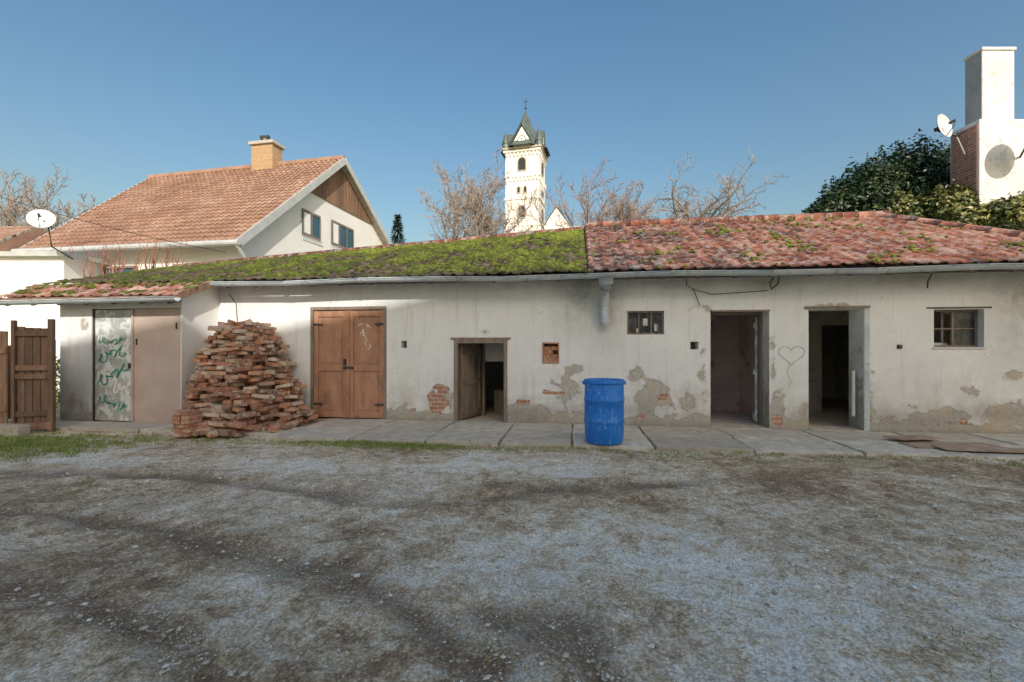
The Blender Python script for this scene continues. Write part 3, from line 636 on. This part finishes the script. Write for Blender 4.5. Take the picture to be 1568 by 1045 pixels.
def G(D,z,off=0):
    base=Vector((-9.18,15.3,0))+Vector((.196,.98,0))*D; n=Vector((.98,-.196,0)); return Vector((base.x,base.y,z))+n*(off-.35)
mb=MB()
top=lambda D: 5.0+.832*D-.12 if D<6.41 else 10.33-(D-6.41)*.62-.12
mb.face([G(.5,-.1),G(13.6,-.1),G(13.6,top(13.6)),G(6.41,top(6.41)),G(.5,top(.5))])
LW=lambda t,z:(EL.lerp(ER,t)+Vector((.196,.98,0))*.5).to_2d().to_3d()+Vector((0,0,z))
mb.face([LW(.05,-.1),LW(.965,-.1),LW(.965,5.25),LW(.05,5.25)])
mb.face([LW(.05,-.1),LW(.05,5.3),Vector((-18.6,24,10.1)),Vector((-19,31,5.5)),Vector((-19,31,-.1))])
mb.build('walls',M_white,house)
mb=MB()
zc=8.15; Ds=np.linspace((zc-4.9)/.832,6.41+(10.2-zc)/.62,46)
for i in range(45):
    a,b=Ds[i]+.006,Ds[i+1]-.006; mb.face([G(a,zc-.05,.05),G(b,zc-.05,.05),G(b,max(zc,top(b)),.05),G(a,max(zc,top(a)),.05)],0,U(.2,.8))
mb.face([G(Ds[0],zc-.05,.03),G(Ds[-1],zc-.05,.03),G(6.41,top(6.41),.03)],0,0)
mb.build('gable_cladding',M_oldwood,house)
mb=MB()
def beam(p,q,w,h,m=0):
    d=(q-p); L=d.length; mt=d.to_track_quat('X','Z').to_matrix(); mb.obox((p+q)/2,(L,w,h),mt,m)
u_=Vector((0,0,-.06)); e=Vector((.98,-.196,0))*.04
beam(ER+u_+e,RR+u_+e,.06,.28); beam(RR+u_+e,ER2+u_+e,.06,.28); beam(EL+u_-e,RL+u_-e,.06,.22)
mb.tube([EL+Vector((-.1,-.1,-.06)),ER+Vector((.1,-.1,-.06))],.1,10)
mb.tube([ER+Vector((.0,-.1,-.1)),ER+Vector((.1,.3,-.55)),ER+Vector((.1,.45,-.7)),ER+Vector((.1,.45,-4.5))],.06,8)
mb.build('verges_gutters',M_trimgrey,house)
mb=MB()
def gwin(D0,D1,z0,z1,nn):
    q=lambda a,b,c,d,o,m:mb.face([G(a,c,o),G(b,c,o),G(b,d,o),G(a,d,o)],m)
    q(D0,D1,z0,z1,.03,0)
    fw=.09
    for (a,b,c,d) in((D0,D0+fw,z0,z1),(D1-fw,D1,z0,z1),(D0+fw,D1-fw,z0,z0+fw),(D0+fw,D1-fw,z1-fw,z1)): q(a,b,c,d,.06,1)
    for i in range(1,nn): x=D0+(D1-D0)*i/nn; q(x-.05,x+.05,z0+fw,z1-fw,.06,1)
    q(D0-.1,D1+.1,z0-.1,z0-.03,.1,2); q(D0+.12,D0+(D1-D0)/nn-.08,z0+.12,z1-.12,.05,3)
gwin(3.77,5.01,6.15,7.25,2); gwin(5.87,7.76,6.2,7.35,3)
for (a,b,z0,z1) in((.3,.5,3.7,4.35),(.68,.78,3.7,4.35)):
    o=Vector((-.02,-.06,0)); mb.face([LW(a,z0)+o,LW(b,z0)+o,LW(b,z1)+o,LW(a,z1)+o],0)
    for t in(a,(a+b)/2,b): mb.obox(LW(t,(z0+z1)/2)+o*1.5,(.1,.05,z1-z0),None,1)
    for z in(z0,z1): mb.obox(LW((a+b)/2,z)+o*1.5,((b-a)*9,.05,.08),Euler((0,0,-.166)).to_matrix(),1)
mb.build('windows',[M_glassb,M_frame,M_trimgrey,M_white],house)
mb=MB(); mb.obox((-12.0,22.4,10.5),(1.15,.7,1.5),Euler((0,0,-.2)).to_matrix(),0); mb.obox((-12.0,22.4,11.32),(1.35,.9,.14),Euler((0,0,-.2)).to_matrix(),1); mb.tube([(-12.1,22.4,11.4),(-12.1,22.4,11.65)],.13,8,2); mb.tube([(-12.3,22.4,11.7),(-11.9,22.4,11.72)],.12,8,2)
mb.build('chimney',[M_bmyel,M_stone,M_metal],house)
mb=MB()
for i in range(60):
    t=U(.25,.85); p=LW(t,3.5)+Vector((0,-1.2,0)); pts=[p]
    for k in range(5): p=p+Vector((U(-.14,.14),U(-.08,.08),U(.15,.36))); pts.append(p)
    mb.tube(pts,[.022,.02,.017,.014,.011,.008],4)
mb.build('bare_climbing_rose',gmat('reddish_twig',(.2,.07,.05),(.32,.14,.09),5,.8,0))
# ------------------------------------------------------------------ white neighbour building far left
lh=empty('white_neighbour_building')
mb=MB(); mb.box(-26,-14.9,15.2,21,-.1,4.45,0); mb.build('walls',M_white,lh)
mb=MB()
Pn=lambda a,b:Vector((-26.3,14.9,4.4)).lerp(Vector((-18.1,14.9,4.4)),a).lerp(Vector((-26.3,18,6.2)).lerp(Vector((-18.6,18,6.2)),a),b)
tile_patch(mb,Pn,26,9,lambda a,b:U(.3,.8)); mb.face([(-18.1,14.9,4.35),(-18.1,21,4.35),(-18.6,18,6.15)]); mb.build('roof',M_housetile,lh)
mb=MB(); mb.box(-18.0,-14.7,15.0,21.2,4.451,4.6); mb.build('parapet',M_trimgrey,lh)
mb=MB(); mb.face([(-17.6,15.19,1.9),(-17.1,15.19,1.9),(-17.1,15.19,2.9),(-17.6,15.19,2.9)]); mb.build('window',M_glassb,lh)
def dishobj(name,pos,nrm,r,pole,parent=None):
    mb=MB(); q=Vector(nrm).normalized().to_track_quat('Z','Y').to_matrix(); pos=Vector(pos)
    prof=[(0.001,0)]+[(r*t,.22*r*t*t*1.0) for t in(.25,.5,.75,.95,1.0)]; mb.lathe(prof,pos,32,0,.5,q)
    prof2=[(0.001,-.012)]+[(r*t,.22*r*t*t-.012) for t in(.25,.5,.75,.95,1.0)]; mb.lathe(prof2,pos,32,0,.5,q)
    fp=pos+q@Vector((0,0,r*.9)); mb.tube([pos+q@Vector((0,-r*.9,.2*r)),pos+q@Vector((0,-r*.4,.75*r)),fp],.012,5,1); mb.tube([fp,fp+q@Vector((0,0,-.12))],.035,8,1)
    mb.tube([pos+q@Vector((0,0,-.02)),pos+q@Vector((0,0,-.14))],.05,8,1)
    pp=[pos+q@Vector((0,0,-.12))]+[Vector(x) for x in pole]; mb.tube(pp,.022,6,1)
    return mb.build(name,[M_dish,M_metal],parent,smooth=True)
dishobj('satellite_dish',(-14.4,14.0,5.35),(.45,-.75,.35),.33,[(-14.4,14.2,5.2),(-14.4,14.3,4.6),(-14.7,15.3,4.4)])
# ------------------------------------------------------------------ right chimney + dishes
ch=empty('plastered_chimney')
mb=MB(); mb.box(11.25,13.2,11.0,11.74,0,6.95,0); mb.box(11.36,12.14,11.04,11.46,6.95,8.62,0,.5,0)
mb.box(11.33,12.17,11.01,11.49,8.62,8.70,0); mb.build('stack',M_whiteold,ch,bevel=.02)
mb=MB(); mb.box(11.235,11.249,11.05,11.70,4.6,6.85,0); mb.build('exposed_brick',M_bmred,ch)
mb=MB(); mb.box(11.35,11.359,11.05,11.45,6.96,8.6,0); mb.build('shade_grey_side',M_shadegrey,ch)  # thin grey panel: shade on the stack's left face put into colour
mb=MB(); mb.tube([(11.5,11.25,8.7),(11.5,11.25,8.76)],.07,10); mb.tube([(11.9,11.25,8.7),(11.9,11.25,8.8)],.07,10); mb.tube([(11.2,11.3,6.2),(10.9,11.2,6.6)],.02,6); mb.build('flue_pots',M_stone,ch)
dishobj('satellite_dish',(10.62,11.3,6.9),(.35,-.93,.15),.30,[(10.75,11.45,6.85),(11.3,11.5,6.75)])
dishobj('satellite_dish',(11.89,10.37,6.31),(.4,-.85,.35),.36,[(12.0,10.7,6.1),(12.3,11.1,6.0)])
# ------------------------------------------------------------------ church
church=empty('church_tower',(2.1,70,0),math.radians(-14))
mb=MB(); h=2.62
mb.box(-h,h,-h,h,0,19.3,0); mb.box(-h+.08,h-.08,-h+.08,h-.08,19.3,30.3,0)
for z,w in((19.3,.12),(23.3,.06),(26.6,.1),(30.3,.2),(30.7,.34)): mb.box(-h-w,h+w,-h-w,h+w,z,z+.28,0 if z<30.5 else 1)
for z in(18.7,26.05,29.75):
    for i in range(9):
        x=-h+.3+i*(2*h-.6)/8; mb.box(x-.13,x+.13,-h-.10,-h+.079,z,z+.55,0); mb.box(h-.079,h+.10,x-.13,x+.13,z,z+.55,0)
def archwin(cx,z0,z1,w,face):
    for (dw,dd,m) in((.16,.03,1),(0,.06,2)):
        pts=[]; ww=w/2+dw; pts+=[(-ww,z0-dw),(ww,z0-dw)]
        for k in range(9): t=math.pi*k/8; pts.append((ww*math.cos(t),z1-w/2+ww*math.sin(t)))
        if face==0: mb.face([(cx+a,-h-dd,b) for a,b in pts],m)
        else: mb.face([(h+dd,cx+a,b) for a,b in pts],m)
for fc in(0,1):
    archwin(0,27.6,29.4,1.1,fc); archwin(0,20.6,22.3,1.0,fc); archwin(-.5,24.3,25.1,.35,fc); archwin(.5,24.3,25.1,.35,fc); archwin(0,13,15,1,fc)
for fc in range(4):
    q=Euler((0,0,math.pi/2*fc)).to_matrix()
    pts=[(-1.35,-h-.1,30.98),(1.35,-h-.1,30.98),(1.35,-h-.1,31.7),(0,-h-.1,34.0),(-1.35,-h-.1,31.7)]
    mb.face([q@Vector(p) for p in pts],0)
    mb.lathe([(.62,0),(.62,.08),(.001,.08)],q@Vector((0,-h-.1,32.0)),24,2,.5,q@Euler((math.radians(90),0,0)).to_matrix())
    mb.lathe([(.52,0),(.52,.1),(.001,.1)],q@Vector((0,-h-.1,32.0)),24,0,.5,q@Euler((math.radians(90),0,0)).to_matrix())
    for (a,b) in(((0,0),(.25,.3)),((0,0),(0,.45))): mb.tube([q@Vector((a[0],-h-.22,32+a[1])),q@Vector((b[0],-h-.22,32+b[1]))],.03,4,2)
    mb.face([q@Vector(p) for p in((-1.6,-h-.3,31.5),(0,-h-.3,34.25),(0,0,34.25),(-1.6,0,31.5))],3); mb.face([q@Vector(p) for p in((0,-h-.3,34.25),(1.6,-h-.3,31.5),(1.6,0,31.5),(0,0,34.25))],3)
    c=q@Vector((h-.1,-h+.1,0)); mb.lathe([(.55,30.98),(.55,31.6),(.62,31.6),(.06,33.6),(.02,34.4)],c,8,3)
mb.lathe([(3.9,30.98),(3.0,31.9),(1.9,33.6),(1.05,35.3),(.35,36.9),(.12,37.5),(.08,37.9)],(0,0,0),8,3,.5,Euler((0,0,math.pi/8)).to_matrix())
mb.lathe([(.02,37.75),(.22,37.95),(.02,38.15)],(0,0,0),8,4); mb.tube([(0,0,37.8),(0,0,39.5)],.06,5,4); mb.tube([(-.4,0,39.0),(.4,0,39.0)],.05,5,4)
mb.build('tower',[M_cream,M_stone,M_dark,M_slate,M_metal],church)
mb=MB(); mb.box(h+.02,18,-4,8,0,15,0); mb.face([(h+.02,-4.3,15),(18,-4.3,15),(18,2,20),(h+.02,2,20)],1); mb.face([(3,-3.2,15),(7.5,-3.2,15),(7.5,-3.2,18.3),(5.2,-3.2,21.5),(3,-3.2,18.3)],0)
mb.face([(7.7,-3.4,18.1),(5.2,-3.4,21.8),(5.2,6,21.8),(7.7,6,18.1)],1); mb.face([(2.8,-3.4,18.1),(5.2,-3.4,21.8),(5.2,6,21.8),(2.8,6,18.1)],1); mb.build('nave',[M_cream,M_stone],church)
# ------------------------------------------------------------------ trees
def bare_tree(name,base,top,width,seed,mat,kids=(9,7,6,5),twig=.026,rad=.35,gn=.14,nlimb=7,fork=.35):
    rs=random.Random(seed); mb=MB()
    def seg(p,d,L,r,n,g,up,lv):
        pts=[p]; rr=[r]; dd=d.copy()
        for k in range(n):
            dd=(dd+Vector((rs.gauss(0,g),rs.gauss(0,g),rs.gauss(0,g)+up))).normalized(); p=p+dd*L/n; pts.append(p); rr.append(max(twig*.5,r*(1-.78*(k+1)/n)))
        mb.tube(pts,rr,6 if lv<2 else 3,0,min(1,.25+.15*lv+rs.random()*.35),cap=False); return pts,rr,n
    def grow(p,d,L,r,lv):
        pts,rr,n=seg(p,d,L,r,6 if lv<2 else (4 if lv<3 else 3),gn*(1+.25*lv),.07,lv)
        if lv>len(kids)-1: return
        K=kids[lv]
        for c in range(K):
            t=.15+.85*(c+rs.random())/K; k=min(n-1,int(t*n)); q=pts[k].lerp(pts[k+1],min(1,t*n-k)); dl=(pts[k+1]-pts[k]).normalized()
            a=Vector((rs.gauss(0,1),rs.gauss(0,1),rs.gauss(0,.7))); a=(a-dl*a.dot(dl)).normalized(); ang=rs.uniform(.4,.95)
            grow(q,(dl*math.cos(ang)+a*math.sin(ang)+Vector((0,0,.15))).normalized(),L*rs.uniform(.36,.58)*(1.15-.5*t),max(twig,rr[k]*.55),lv+1)
    zf=top*fork
    tp,tr,n=seg(Vector((0,0,-.1)),Vector((0,0,1)),top*.86,rad,10,.03,.3,0)
    for c in range(nlimb):
        t=fork+(.80-fork)*c/(nlimb-1); k=min(n-1,int(t*n)); q=tp[k].lerp(tp[k+1],t*n-k); a=c*2.4+rs.uniform(-.4,.4)
        rem=(top-q.z); lean=rs.uniform(.35,.8)*(1-.35*(t)); d=Vector((math.cos(a)*lean,math.sin(a)*lean,1)).normalized()
        L=min(rem*.95,(width*.5)/max(.2,math.hypot(d.x,d.y))*1.0); grow(q,d,L,max(twig*2,tr[k]*.62),1)
    grow(tp[-3],Vector((rs.gauss(0,.1),rs.gauss(0,.1),1)).normalized(),top*.2,tr[-3]*.8,1)
    return mb.build(name,mat,None,base)
bare_tree('bare_tree',(-3.4,46,0),19.2,7.5,3,M_bark,(0,9,7,5))
bare_tree('bare_tree',(-5.8,48,0),19.3,6.5,13,M_bark,(0,9,7,5))
bare_tree('bare_tree',(-1.9,50,0),18.2,6,17,M_bark,(0,8,6,5))
bare_tree('bare_tree',(8.6,46,0),17.3,7,5,M_barkr,(0,9,7,5))
bare_tree('bare_tree',(11.8,47,0),17.2,7,8,M_barkr,(0,9,7,5))
bare_tree('bare_tree',(14.6,48,0),16.4,6,28,M_barkr,(0,8,6,5))
bare_tree('pollarded_tree',(11.6,30,0),13.0,9.5,21,M_bark,(0,7,5,3),.02,.45,.24,8,.5)
bare_tree('bare_tree',(-41.5,38,0),14.6,8,9,M_bark,(0,7,6,4))
bare_tree('bare_tree',(-36.5,37,0),14.0,7,10,M_bark,(0,7,6,4))
mb=MB(); mb.tube([(0,0,0),(0,0,11.4)],[.18,.02],6,0,.1)
for i in range(5200):
    z=11.6-9.5*R()**.8; rmax=.12+(11.6-z)*.26; a=U(0,6.28); r=rmax*R()**.5*(0.75+.25*math.sin(a*5+z*7)); p=Vector((r*math.cos(a),r*math.sin(a),z-r*.25))
    d=Vector((math.cos(a)*.16,math.sin(a)*.16,U(-.08,.06))); w=Vector((-math.sin(a),math.cos(a),U(-.3,.3)))*.06
    mb.face([p-w,p+w,p+d*1.6],0,min(1,max(0,r/rmax*.6+U(-.2,.4))))
mb.build('conifer_tree',M_conif,None,(-8.75,35,0))
mb=MB()
ells=[((12.0,13.3,5.9),(1.3,.9,1.45),0),((10.9,13.0,5.75),(1.2,.9,1.3),0),((10.0,12.6,5.5),(1.1,.8,1.1),0),((9.2,12.2,5.25),(.9,.6,.75),0),((8.5,11.9,5.0),(.65,.4,.5),0),((7.95,11.8,4.85),(.4,.3,.35),0),((12.9,13.2,5.6),(1.3,.9,1.0),0),
      ((9.9,11.6,4.8),(.75,.35,.5),1),((10.9,11.3,4.85),(.7,.4,.6),1),((11.6,10.6,4.55),(.6,.3,.4),1),((12.4,10.55,4.6),(.7,.35,.7),1),((11.0,10.85,4.45),(.7,.3,.4),1)]
for (c,rad,lt) in ells:
    n=int(6800*rad[0]*rad[2]**.8)
    for i in range(n):
        d=Vector((random.gauss(0,1),random.gauss(0,1),random.gauss(0,1))).normalized(); rr=R()**.3
        lump=1+.34*nz(d*2.6+Vector(c))+.34*nz(d*6+Vector(c))+.15*nz(d*14+Vector(c)); rr*=lump
        p=Vector(c)+Vector((d.x*rad[0],d.y*rad[1],d.z*rad[2]))*rr
        u=Vector((random.gauss(0,1),random.gauss(0,1),random.gauss(0,.7))).normalized(); n_=(d+Vector((random.gauss(0,.7),random.gauss(0,.7),random.gauss(0,.7)+.4))).normalized(); u=(u-n_*u.dot(n_)).normalized(); w=n_.cross(u)
        L=U(.04,.078); wd=L*.5
        cl=nz(p*2.2)*.5; rv=(.30+cl+U(-.2,.2)) if not lt else (.72+cl+U(-.3,.3))
        mb.face([p-u*L,p-w*wd,p+u*L,p+w*wd],0,min(1,max(0,rv)))
for (x,y) in((9.3,12.3),(10.4,12.7),(11.4,13),(12.5,12.6),(11.8,10.75)): mb.tube([(x,y,0),(x+.1,y,2.5),(x,y,5)],[.1,.08,.03],6,0,.3)
mb.build('evergreen_ivy_bush',M_leaf)
# ------------------------------------------------------------------ wooden gates at left
gate=empty('wooden_gate',(-8.15,8.05,0),math.radians(18))
mb=MB()
for i in range(4):
    x=-.44+i*.108; mb.box(x,x+.1,0,.025,.06,1.8+U(-.02,.02),0,U(0,.5))
for z in(.25,.9,1.05,1.65): mb.box(-.45,.0,-.035,-.002,z,z+.09,0,U(.1,.6))
mb.box(-.50,-.45,-.05,.03,-.05,1.92,0,.3); mb.box(.0,.07,-.05,.04,-.05,1.95,0,.3); mb.box(-.48,.05,-.055,-.036,.02,.14,0,.7)
mb.build('gate_boards',M_oldwood,gate,bevel=.004)
gate2=empty('wooden_gate',(-8.68,7.85,0),math.radians(-12))
mb=MB()
for i in range(9):
    x=-1.0+i*.112; mb.box(x,x+.1,0,.025,.1,1.74+U(-.02,.02),0,U(.6,1))
for z in(.35,1.35): mb.box(-1.02,.02,-.035,-.002,z,z+.09,0,.9)
mb.build('gate_boards',M_oldwood,gate2,bevel=.004)
fen=empty('wooden_fence',(-8.75,8.6,0),math.radians(8))
mb=MB()
for i in range(22):
    x=-.1-i*.115; mb.box(x-.1,x,0,.02,.12,1.5+U(-.03,.03),0,R())
for z in(.4,1.2): mb.box(-2.6,0,.022,.07,z,z+.09,0,.4)
for x in(-.02,-1.2,-2.5): mb.box(x-.05,x+.05,.071,.16,-.1,1.6,0,.3)
mb.build('fence_boards',M_oldwood,fen)
mb=MB()
for i in range(5000):
    x,y=U(-11.6,-9.2),U(10.6,11.6); z=U(.0,1.25)*(1-.3*abs(nz(Vector((x,y,0))))); a=U(0,6); L=U(.03,.06)
    mb.face([(x,y,z),(x+L*math.cos(a),y+L*math.sin(a),z+U(-.02,.05)),(x+U(-.02,.02),y,z+L)],0,U(.3,1))
mb.build('garden_shrub',M_leaf)
# ------------------------------------------------------------------ sun direction
el=math.radians(30); ph=math.radians(15)
S=Vector((math.cos(el)*math.sin(ph),-math.cos(el)*math.cos(ph),math.sin(el)))
# house inferred behind the camera, unseen; shaped and placed to shade the yard
Sn=-S.x*sa-S.y*ca; Ss=S.x*ca-S.y*sa; q_=S.z/Sn; p_=Ss/Sn
ch2=empty('courtyard_house',(0,8.67,0),-A)
n0=24.0; n1=32.0; nr=28.0; sk_=-.8+n0*p_; Hc=2.63+n0*q_; sl_=-3.5; sr_=21.5; HL=Hc-(sk_-sl_)*.2
mb=MB()
mb.box(sk_,sr_,-n1,-n0-.4,-.1,Hc-.27,0)
mb.face([(sl_,-n0-.4,-.1),(sk_,-n0-.4,-.1),(sk_,-n0-.4,Hc-.37),(sl_,-n0-.4,HL-.15)][::-1],0); mb.face([(sl_,-n1,-.1),(sk_,-n1,-.1),(sk_,-n1,Hc-.37),(sl_,-n1,HL-.15)],0)
mb.face([(sl_,-n1,-.1),(sl_,-n0-.4,-.1),(sl_,-n0-.4,HL-.15),(sl_,-n1,HL-.15)],0)
mb.build('walls',M_white,ch2)
mb=MB(); mb.face([(sk_,-n0,Hc),(sr_+.3,-n0,Hc),(sr_-1,-nr,Hc+1),(sk_+.6,-nr,Hc+1)],0); mb.face([(sk_,-n1,Hc),(sr_+.3,-n1,Hc),(sr_-1,-nr,Hc+1),(sk_+.6,-nr,Hc+1)],0)
mb.box(sk_,sr_+.3,-n0-.1,-n0,Hc-.26,Hc,0)
mb.face([(sl_-.3,-n0,HL-.06),(sk_,-n0,Hc),(sk_,-n1-.3,Hc),(sl_-.3,-n1-.3,HL-.06)],0); mb.build('roof',M_housetile,ch2)
mb=MB()
for x in range(-2,20,4):
    for z in(1,4.5,8): mb.box(x,x+1.2,-n0-.39,-n0-.36,z,z+1.5,0)
mb.build('windows',M_glassb,ch2)
mb=MB(); pts=[]
for i in range(13):
    t=i/12; p=Vector((-20,16,7.4)).lerp(Vector((-9.5,15.2,4.6)),t); p.z-=.8*t*(1-t); pts.append(p)
mb.tube(pts,.012,4); mb.build('overhead_wire',M_metal)
sd=bpy.data.lights.new('sun','SUN'); sd.energy=3.6; sd.angle=math.radians(.5); sd.color=(1,.94,.85)
so=bpy.data.objects.new('sun',sd); so.rotation_euler=S.to_track_quat('Z','Y').to_euler(); link(so)
w=bpy.data.worlds.new('World'); scene.world=w; w.use_nodes=True; nt=w.node_tree
sk=nt.nodes.new('ShaderNodeTexSky'); sk.sky_type='NISHITA'; sk.sun_disc=False; sk.sun_elevation=el; sk.sun_rotation=math.atan2(S.x,S.y); sk.air_density=1.6; sk.dust_density=4.0; sk.ozone_density=2.0
hs=nt.nodes.new('ShaderNodeHueSaturation'); hs.inputs['Saturation'].default_value=1.3; nt.links.new(sk.outputs[0],hs.inputs['Color'])
bg=nt.nodes['Background']; nt.links.new(hs.outputs[0],bg.inputs[0]); bg.inputs[1].default_value=.15
cd=bpy.data.cameras.new('camera'); cd.lens=16.07; cd.sensor_width=36; cd.shift_y=.0058; cd.clip_end=3000; cd.clip_start=.05
co=bpy.data.objects.new('camera',cd); co.location=(0,0,1.46); co.rotation_euler=(math.radians(90),0,0); link(co); scene.camera=co
scene.view_settings.view_transform='Standard'; scene.view_settings.look='None'; scene.view_settings.exposure=0
